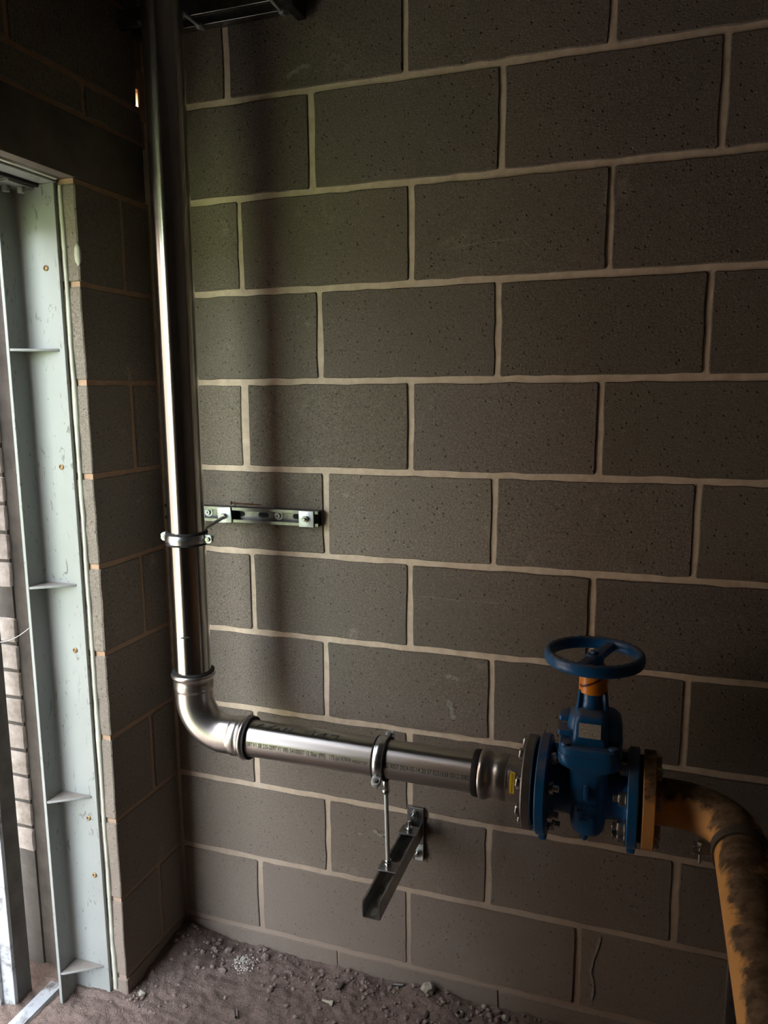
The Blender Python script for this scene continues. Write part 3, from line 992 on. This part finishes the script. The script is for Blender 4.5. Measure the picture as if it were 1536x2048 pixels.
# nameplate on the bonnet front (its printed code is left out)
nz0, nz1 = 0.9105, 0.9405
pv = [(VX - 0.0225, PY - 0.0560, nz0), (VX + 0.0215, PY - 0.0560, nz0), (VX + 0.0215, PY - 0.0535, nz1), (VX - 0.0225, PY - 0.0535, nz1)]
pv2 = [(a, b - 0.0012, c) for a, b, c in pv]
MB().add(pv + pv2, [(0, 1, 2, 3), (7, 6, 5, 4), (0, 4, 5, 1), (1, 5, 6, 2), (2, 6, 7, 3), (3, 7, 4, 0)]).build('nameplate', 'plate', valve)
# handwheel
hwl = []
NW = 96
WR = 0.0930
rim = []
for i in range(NW):
    w = 2 * PI * i / NW
    ser = 0.0016 if (i % 3 == 0) else 0.0
    sec = []
    for k in range(14):
        a = 2 * PI * k / 14
        rr = WR + 0.0090 * math.cos(a)
        zz = 1.0665 + 0.0132 * math.copysign(abs(math.sin(a)) ** 0.7, math.sin(a)) + (ser if math.sin(a) > 0.5 else 0)
        sec.append((VX + rr * math.cos(w), PY + rr * math.sin(w), zz))
    rim.append(sec)
mbw = MB()
vv = [p for s_ in rim for p in s_]
fw = []
for i in range(NW):
    j = (i + 1) % NW
    for k in range(14):
        k2 = (k + 1) % 14
        fw.append((i * 14 + k, j * 14 + k, j * 14 + k2, i * 14 + k2))
wheel = mbw.add(vv, fw).build('handwheel', 'blue', valve, smooth=55)
MB().lathe([(0, 0.0180), (0.004, 0.0200), (0.022, 0.0190), (0.028, 0.0150)], (VX, PY, 1.044), (0, 0, 1), 32).build('hub', 'blue', wheel)
MB().hexnut((VX, PY, 1.071), (VX, PY, 1.079), 0.0100).build('stem_nut', 'blue', wheel, bevel=0.0012)
for a in (71, 251):
    c_, s_ = math.cos(R(a)), math.sin(R(a))
    rg = []
    for u, z, hw_, hh in ((0.004, 1.060, 0.014, 0.0100), (0.045, 1.062, 0.0115, 0.0085), (0.088, 1.065, 0.0125, 0.0085)):
        rg.append([(VX + u * c_ - b * s_, PY + u * s_ + b * c_, z + d) for b, d in rrect(hw_, hh, 0.005, 4)])
    MB().loft(rg).build('spoke', 'blue', wheel, smooth=50)
# flange bolts, eight each side
def flange_bolts(xh, xt, parent, hd, mat='steelbolt', headmat=None):
    for k in range(8):
        a = R(22.5 + 45 * k)
        yy, zz = PY + 0.080 * math.cos(a), PZ + 0.080 * math.sin(a)
        mb = MB()
        mb.cyl((xh, yy, zz), (xt, yy, zz), 0.0075, 14)
        if hd > 0:
            mb.hexnut((xh - 0.011, yy, zz), (xh, yy, zz), 0.0140)
            mb.hexnut((xt - 0.026, yy, zz), (xt - 0.012, yy, zz), 0.0140)
        else:
            mb.hexnut((xt, yy, zz), (xt + 0.011, yy, zz), 0.0140)
            mb.hexnut((xh + 0.010, yy, zz), (xh + 0.024, yy, zz), 0.0140)
            mb.cyl((xh + 0.024, yy, zz), (xh + 0.027, yy, zz), 0.0165, 18)
        mb.build('flange_bolt', mat, parent, bevel=0.0007, segs=1)
flange_bolts(0.7878, 0.866, valve, 1, 'zinc')
flange_bolts(0.9725, 1.0545, valve, -1)

# ------------------------------------------------------------------ yellow pipe
YX = 1.204
yp = empty('yellow_pipe', (1.10, PY, PZ - 0.05), 'soot-stained yellow pipe bending away from the valve towards the viewer', 'pipe')
MB().lathe([(0, 0.044), (0, 0.0980), (0.002, 0.100), (0.0225, 0.100), (0.0245, 0.0980), (0.0245, 0.044)], (1.0295, PY, PZ), (1, 0, 0), 96, False, True).build('flange', 'yellow', yp)
pts = [(1.050, PY, PZ), (1.075, PY, PZ)]
YB = 0.115
for k in range(21):
    a = R(90 * k / 20)
    pts.append((YX - YB + YB * math.sin(a), PY - YB + YB * math.cos(a), PZ))
pts += [(YX, PY - YB - 0.05 * k, PZ) for k in range(1, 12)]
pts += [(YX, PY - YB - 1.2, PZ), (YX, -2.6, PZ)]
MB().tube(pts, 0.0475, 64, True).build('tube', 'yellow', yp, smooth=60)
# strap clamp on the yellow pipe
yc = empty('pipe_strap_clamp', (YX, -0.345, 0.0), 'dusty dark strap clamp around the yellow pipe', 'pipe clamp')
CY = -0.375
MB().lathe([(0, 0.0478), (0, 0.0520), (0.003, 0.0535), (0.023, 0.0535), (0.026, 0.0520), (0.026, 0.0478)], (YX, CY, PZ), (0, 1, 0), 64, False, True).build('band', 'brown', yc)
for dz in (0.004, -0.009):
    MB().box(YX - 0.083, YX - 0.050, CY + 0.003, CY + 0.023, PZ + dz, PZ + dz + 0.003).build('ear', 'galv', yc, bevel=0.0008, segs=1)
mb = MB().cyl((YX - 0.070, CY + 0.013, PZ - 0.030), (YX - 0.070, CY + 0.013, PZ + 0.010), 0.003, 12)
mb.hexnut((YX - 0.070, CY + 0.013, PZ + 0.007), (YX - 0.070, CY + 0.013, PZ + 0.013), 0.0068)
mb.build('screw', 'steelbolt', yc)
MB().box(YX - 0.010, YX + 0.010, CY + 0.003, CY + 0.023, -0.01, PZ - 0.052).build('support_post', 'galv', yc, bevel=0.001)

# ------------------------------------------------------------------ brackets and clamps
def channel(fn, length, w=0.0413, d=0.0413, t=0.0025, lip=0.009):
    """strut channel along s; fn(a, b, s): a across -w/2..w/2, b depth 0 (back) .. d (open face)"""
    h = w / 2
    prof = [(-h, 0), (h, 0), (h, d), (h - lip, d), (h - lip, d - 0.006), (h - lip + t, d - 0.006), (h - lip + t, d - t), (h - t, d - t), (h - t, t), (-h + t, t), (-h + t, d - t), (-h + lip - t, d - t), (-h + lip - t, d - 0.006), (-h + lip, d - 0.006), (-h + lip, d), (-h, d)]
    return MB().prism(prof, lambda a, b, s: fn(a, b, s), length)


def slot_patch(fn, s0, s1, hw_=0.0065):
    """rounded slot shown as a shallow dark recess insert lying on the channel back"""
    pts = []
    for k in range(9):
        a = R(90 + 180 * k / 8)
        pts.append((hw_ * math.sin(a + PI / 2) if False else hw_ * math.cos(a - PI / 2) * 1.0, s0 + hw_ + hw_ * -math.sin(a - PI / 2) * -1.0 * -1.0))
    pts = [(hw_ * math.cos(R(t)), s1 - hw_ + hw_ * math.sin(R(t))) for t in range(0, 181, 22)] + [(hw_ * math.cos(R(t)), s0 + hw_ + hw_ * math.sin(R(t))) for t in range(180, 361, 22)]
    return MB().prism(pts, lambda a, s, w: fn(a, 0.0026 + w, s), 0.0004)


# wall rail behind the riser, open side to the viewer
ZR = 1.2925
RX0, RX1 = -0.235, 0.222
rail = empty('mounting_rail', ((RX0 + RX1) / 2, -0.01, ZR - 0.02), 'short galvanised channel rail on the wall behind the riser clamp', 'mounting rail')
fnR = lambda a, b, s: (RX0 + s, -b - 0.0015, ZR + a)
channel(fnR, RX1 - RX0, d=0.026).build('channel', 'galvd', rail, bevel=0.0007, segs=1)
for s0 in (0.055, 0.205, 0.275, 0.375):
    slot_patch(fnR, s0, s0 + 0.030).build('slot', 'rubber', rail)
for s0 in (0.125, 0.335):
    mb = MB().lathe([(0, 0.012), (0.002, 0.012), (0.002, 0.007), (0.008, 0.006), (0.008, 0.003), (0.003, 0.002)], (RX0 + s0, -0.0042, ZR), (0, -1, 0), 24)
    mb.build('wall_anchor', 'zdull', rail)
for cx, rot in ((PX, 4), (0.190, 0)):
    h = 0.0205
    mb = MB()
    poly = [(h * sx, h * sz) for sx, sz in ((-1, -1), (1, -1), (1, 1), (-1, 1))]
    cr, sr = math.cos(R(rot)), math.sin(R(rot))
    mb.prism([(a * cr - b * sr, a * sr + b * cr) for a, b in poly], lambda a, b, w, cx=cx: (cx + a, -0.0280 - w, ZR - 0.001 + b), 0.004)
    mb.build('square_washer', 'zdull', rail, bevel=0.001, segs=2)
mb = MB().hexnut((0.190, -0.032, ZR), (0.190, -0.040, ZR), 0.0088)
mb.cyl((0.190, -0.024, ZR), (0.190, -0.048, ZR), 0.0045, 14)
mb.build('rail_bolt', 'steelbolt', rail, bevel=0.0006, segs=1)

# clamp around the riser with its stand-off rod
ZC = 1.264
rc = empty('pipe_clamp', (PX, PY, ZC - 0.013), 'bright zinc pipe clamp with black rubber lining around the vertical riser', 'pipe clamp', 'two-piece zinc pipe clamps')
def clamp_band(c, axis, radial0, parent, zsize=0.0105):
    """two half bands with pressed ribs; radial0 = direction of the split ears"""
    a = Vector(axis)
    e1 = Vector(radial0)
    e2 = a.cross(e1)
    c = Vector(c)
    MB().lathe([(-0.0150, 0.0443), (-0.0158, 0.0500), (-0.0130, 0.0512), (-0.0108, 0.0506), (-0.0105, 0.0488), (0.0105, 0.0488), (0.0108, 0.0506), (0.0130, 0.0512), (0.0158, 0.0500), (0.0150, 0.0443)], c, axis, 64, False, True).build('rubber_lining', 'rubber', parent)
    prof = [(-zsize, 0.0488), (-zsize, 0.0508), (-0.0075, 0.0512), (-0.0050, 0.0528), (0.0050, 0.0528), (0.0075, 0.0512), (zsize, 0.0508), (zsize, 0.0488)]
    for sgn in (1, -1):
        rings_ = []
        for k in range(33):
            w = R(4 + 172 * k / 32) * sgn
            rings_.append([c + a * d + (e1 * math.cos(w) + e2 * math.sin(w)) * r for d, r in prof])
        MB().loft(rings_).build('half_band', 'zinc', parent, smooth=40)
        for es in (1, -1):
            mbx = MB()
            poly = [(0.048, -zsize), (0.066, -zsize), (0.0715, -zsize * 0.55), (0.0715, zsize * 0.55), (0.066, zsize), (0.048, zsize)]
            mbx.prism(poly, lambda u, v, w, es=es, sgn=sgn: c + e1 * (u * es) + a * v + e2 * sgn * (0.0025 + w), 0.0026)
            mbx.build('ear', 'zdull', parent, bevel=0.0006, segs=1)
    for es in (1, -1):
        p = c + e1 * (es * 0.0615)
        mbx = MB().cyl(p - e2 * 0.012, p + e2 * 0.012, 0.003, 12)
        mbx.hexnut(p - e2 * 0.0052, p - e2 * 0.0105, 0.0062)
        mbx.build('clamp_screw', 'steelbolt', parent, bevel=0.0004, segs=1)
clamp_band((PX, PY, ZC), (0, 0, 1), (1, 0, 0), rc)
mb = MB()
mb.cyl((PX, PY + 0.050, ZC), (PX, PY + 0.068, ZC), 0.0085, 6)
mb.build('boss_nut', 'zinc', rc)
MB().cyl((PX, PY + 0.060, ZC + 0.004), (PX, -0.012, ZR - 0.002), 0.0046, 14).build('threaded_rod', 'steelbolt', rc)
MB().hexnut((PX, -0.041, ZR - 0.004), (PX, -0.0325, ZR - 0.003), 0.0085).build('lock_nut', 'steelbolt', rc, bevel=0.0006, segs=1)

# rail high up, open side down, cross plates with nuts
ZT = 2.487
top = empty('mounting_rail', (-0.03, -0.03, ZT), 'dark channel rail high on the wall behind the riser top', 'mounting rail')
fnT = lambda a, b, s: (-0.262 + s, -0.053 + a * 1.55, ZT + 0.0413 - b)
channel(fnT, 0.452).build('channel', 'galv', top, bevel=0.0007, segs=1)
MB().box(-0.258, 0.188, -0.0212, 0.006, ZT + 0.004, ZT + 0.040).build('wall_spacer', 'galv', top, bevel=0.001, segs=1)
for cx in (-0.180, -0.056, 0.163):
    MB().cyl((cx, -0.108, ZT - 0.0045), (cx, -0.024, ZT - 0.0045), 0.0040, 16).build('cross_rod', 'zdull', top)
    MB().hexnut((cx, -0.046, ZT - 0.0045), (cx, -0.037, ZT - 0.0045), 0.0085).build('nut', 'zdull', top, bevel=0.0006, segs=1)
MB().box(0.1903, 0.214, -0.088, -0.014, ZT - 0.020, ZT + 0.044).build('dark_end_block', 'rubber', top, bevel=0.004)  # black block at the right end of the high rail

# rusty nail on top of the mid rail
nl = empty('rusty_nail', (0.0, -0.010, ZR + 0.030), 'rusty nail stuck in the block just above the mounting rail', 'nail')
MB().cyl((-0.036, -0.0100, ZR + 0.0290), (0.075, 0.004, ZR + 0.0245), 0.0018, 10).build('shank', 'rust', nl)
MB().cyl((-0.0385, -0.0103, ZR + 0.0290), (-0.036, -0.0100, ZR + 0.0290), 0.0045, 14).build('nail_head', 'rust', nl)

# cantilever arm below the run
AX, AZ = 0.4735, 0.4995
arm = empty('cantilever_bracket', (AX, -0.16, AZ - 0.045), 'grey channel cantilever arm sticking out of the wall under the pipe', 'bracket')
fnA = lambda a, b, s: (AX + a, -0.004 - s, AZ - 0.0413 + b)
channel(fnA, 0.348, t=0.0022, lip=0.0045).build('channel', 'galv', arm, bevel=0.0006, segs=1)
for s0 in (0.075, 0.130, 0.215, 0.265, 0.312):
    slot_patch(fnA, s0, s0 + 0.028, 0.0065).build('slot', 'zdull', arm)
MB().box(AX - 0.0225, AX + 0.0225, -0.0080, 0.0040, 0.388, 0.535).build('base_plate', 'galv', arm, bevel=0.0012, segs=1)
MB().box(AX + 0.0000, AX + 0.0225, -0.0105, -0.0080, 0.388, 0.435).build('backing_washer', 'zdull', arm, bevel=0.001, segs=1)
mb = MB().hexnut((AX + 0.009, -0.0105, 0.412), (AX + 0.009, -0.020, 0.412), 0.0100)
mb.cyl((AX + 0.009, -0.0105, 0.412), (AX + 0.009, -0.028, 0.412), 0.005, 12)
mb.build('wall_bolt', 'zinc', arm, bevel=0.0006, segs=1)
mb = MB().hexnut((AX - 0.002, -0.008, 0.517), (AX - 0.002, -0.017, 0.517), 0.0095)
mb.cyl((AX - 0.002, -0.008, 0.517), (AX - 0.002, -0.026, 0.517), 0.005, 12)
mb.build('wall_bolt', 'zinc', arm, bevel=0.0006, segs=1)
for yy in (-0.0625, -0.2235):
    MB().box(AX - 0.0235, AX + 0.0235, yy - 0.020, yy + 0.020, AZ + 0.0002, AZ + 0.0045).build('square_washer', 'galv', arm, bevel=0.0008, segs=1)
mb = MB().hexnut((AX, -0.0625, AZ + 0.0045), (AX, -0.0625, AZ + 0.0135), 0.0090)
mb.cyl((AX, -0.0625, AZ + 0.004), (AX, -0.0625, AZ + 0.030), 0.0045, 12)
mb.build('arm_bolt', 'zinc', arm, bevel=0.0006, segs=1)

# clamp around the run with its vertical rod
HX = 0.4555
hc = empty('pipe_clamp', (HX, PY, AZ), 'zinc pipe clamp on a thin vertical rod holding the horizontal pipe', 'pipe clamp', 'two-piece zinc pipe clamps')
tilt = R(-38)
clamp_band((HX, PY, PZ), (1, 0, 0), (0, -math.cos(R(33)), -math.sin(R(33))), hc)
zb = PZ - 0.0525
MB().hexnut((HX + 0.006, PY, zb - 0.022), (HX + 0.006, PY, zb + 0.003), 0.0090).build('boss_nut', 'zinc', hc, bevel=0.0006, segs=1)
MB().hexnut((HX + 0.006, PY, zb - 0.034), (HX + 0.006, PY, zb - 0.024), 0.0098).build('lock_nut', 'zinc', hc, bevel=0.0006, segs=1)
MB().cyl((HX + 0.006, PY, zb - 0.01), (AX - 0.003, -0.2225, AZ - 0.012), 0.0052, 14).build('threaded_rod', 'zdull', hc)
MB().hexnut((AX - 0.003, -0.2225, AZ + 0.0048), (AX - 0.003, -0.2225, AZ + 0.0135), 0.0090).build('foot_nut', 'zinc', hc, bevel=0.0006, segs=1)
MB().hexnut((AX - 0.003, -0.2225, AZ + 0.0150), (AX - 0.003, -0.2225, AZ + 0.0220), 0.0085).build('foot_nut', 'zinc', hc, bevel=0.0006, segs=1)

# ------------------------------------------------------------------ litter on the floor
def rock(c, r, sc, seed, mb, sub=1):
    rr = random.Random(seed)
    bm = bmesh.new()
    bmesh.ops.create_icosphere(bm, subdivisions=sub, radius=1.0)
    vs_ = []
    for v in bm.verts:
        k = r * (1 + 0.55 * noise.noise(v.co * 1.3 + Vector((seed * 3.1, seed * 1.7, 0))))
        vs_.append((c[0] + v.co.x * k * sc[0], c[1] + v.co.y * k * sc[1], c[2] + v.co.z * k * sc[2]))
    fs_ = [tuple(v.index for v in f.verts) for f in bm.faces]
    bm.free()
    mb.add(vs_, fs_)


def stub(x, y, ang, L, r, mat, label, cat='metal stub', cone=False):
    z = floor_h(x, y) + r * 0.75
    d = Vector((math.cos(R(ang)), math.sin(R(ang)), 0.05))
    p0 = Vector((x, y, z)) - d * (L / 2)
    p1 = Vector((x, y, z)) + d * (L / 2)
    mb = MB()
    if cone:
        mb.lathe([(0, r * 0.4), (L * 0.7, r * 0.75), (L * 0.75, r * 1.2), (L, r * 1.2)], p0, d, 16)
    else:
        mb.lathe([(0, r * 0.65), (0, r), (L, r), (L, r * 0.65)], p0, d, 20, False, True)
    return tag(mb.build('anchor_sleeve' if not cone else 'wall_plug', mat), label, cat, 'anchor stubs dropped on the floor')


stub(0.2755, -0.066, 80, 0.026, 0.0052, 'steelbolt', 'small steel anchor sleeve lying end-on in the dirt, left of the pale stone')
stub(0.0500, -0.236, -58, 0.026, 0.0052, 'zinc', 'bright steel anchor sleeve nearest the viewer on the left of the floor')
stub(0.263, -0.123, -6, 0.034, 0.0055, 'stone', 'brownish tapered wall plug beside a steel sleeve in the dirt', 'wall plug', True)
stub(0.425, -0.012, 10, 0.030, 0.0040, 'steelbolt', 'slim dark sleeve lying close to the wall by the pale stone')
stub(0.525, -0.092, 84, 0.030, 0.0048, 'steelbolt', 'steel sleeve at the bottom picture edge below the pale stone')
nz = floor_h(0.606, -0.054)
nt = MB().lathe([(0, 0.006), (0, 0.0125), (0.008, 0.0125), (0.008, 0.006)], (0.606, -0.054, nz - 0.001), (0.15, -0.2, 1), 6, False, True)
tag(nt.build('hex_nut', 'steelbolt', bevel=0.0008, segs=1), 'dull steel hex nut lying flat in the dirt', 'nut')
mb = MB()
rock((0.511, -0.018, floor_h(0.511, -0.018) + 0.011), 0.017, (1.1, 0.8, 1.05), 4, mb, 2)
tag(mb.build('pale_stone', 'stone', smooth=20), 'largest pale angular stone at the foot of the wall', 'stone', 'stones at the foot of the wall')
stones = [((0.700, -0.018), 0.011, 'gravel', 'dark stone of the gravel heap, closest to the wall'),
          ((0.722, -0.030), 0.010, 'stone', 'pale chip at the right of the gravel heap'),
          ((0.684, -0.034), 0.009, 'gravel', 'small dark stone at the left of the gravel heap'),
          ((0.705, -0.045), 0.008, 'gravel', 'small dark stone at the front of the gravel heap'),
          ((0.664, -0.012), 0.007, 'stone', 'tiny pale chip between the hex nut and the gravel heap'),
          ((-0.222, -0.262), 0.010, 'stone', 'small pale chip at the foot of the block pier'),
          ((0.030, -0.033), 0.011, 'gravel', 'brown clod right of the white crumbs near the wall'),
          ((-0.085, -0.045), 0.011, 'gravel', 'brown clod left of the white crumbs'),
          ((-0.060, -0.118), 0.012, 'gravel', 'brown clod in front of the white crumbs')]
for i, ((x, y), r, mt, lb) in enumerate(stones):
    mb = MB()
    rock((x, y, floor_h(x, y) + r * 0.45), r, (1.15, 0.9, 0.8), 20 + i, mb)
    tag(mb.build('stone', mt, smooth=20), lb, 'stone', 'stones at the foot of the wall')
rr = random.Random(12)
mb = MB()
for i in range(700):
    x = rr.uniform(-0.30, 1.25)
    y = -abs(rr.gauss(0.0, 0.09)) - 0.006
    if x < -0.24 and y > -0.29:
        continue
    r = rr.choice((0.0015, 0.002, 0.0025, 0.0035, 0.0045, 0.0065))
    rock((x, y, floor_h(x, y) + r * 0.4), r, (1.2, 1, 0.8), i, mb)
for i in range(60):
    x = -0.20 + rr.gauss(0, 0.05)
    y = -0.28 + rr.gauss(0, 0.03)
    r = rr.uniform(0.002, 0.005)
    rock((x, y, floor_h(x, y) + r * 0.4), r, (1.2, 1, 0.8), i, mb)
tag(mb.build('dirt_crumbs', 'gravel', smooth=0), 'loose brown crumbs of dirt scattered along the wall', 'dirt crumbs', kind='stuff')
mb = MB()
for i in range(150):
    x = -0.016 + rr.gauss(0, 0.016)
    y = -0.072 + rr.gauss(0, 0.015)
    r = rr.uniform(0.0015, 0.0034)
    rock((x, y, floor_h(x, y) + r * 0.5), r, (1.1, 1, 0.8), i, mb)
tag(mb.build('plaster_crumbs', 'crumbs', smooth=0), 'small heap of white crumbs on the dirt floor', 'plaster crumbs', kind='stuff')
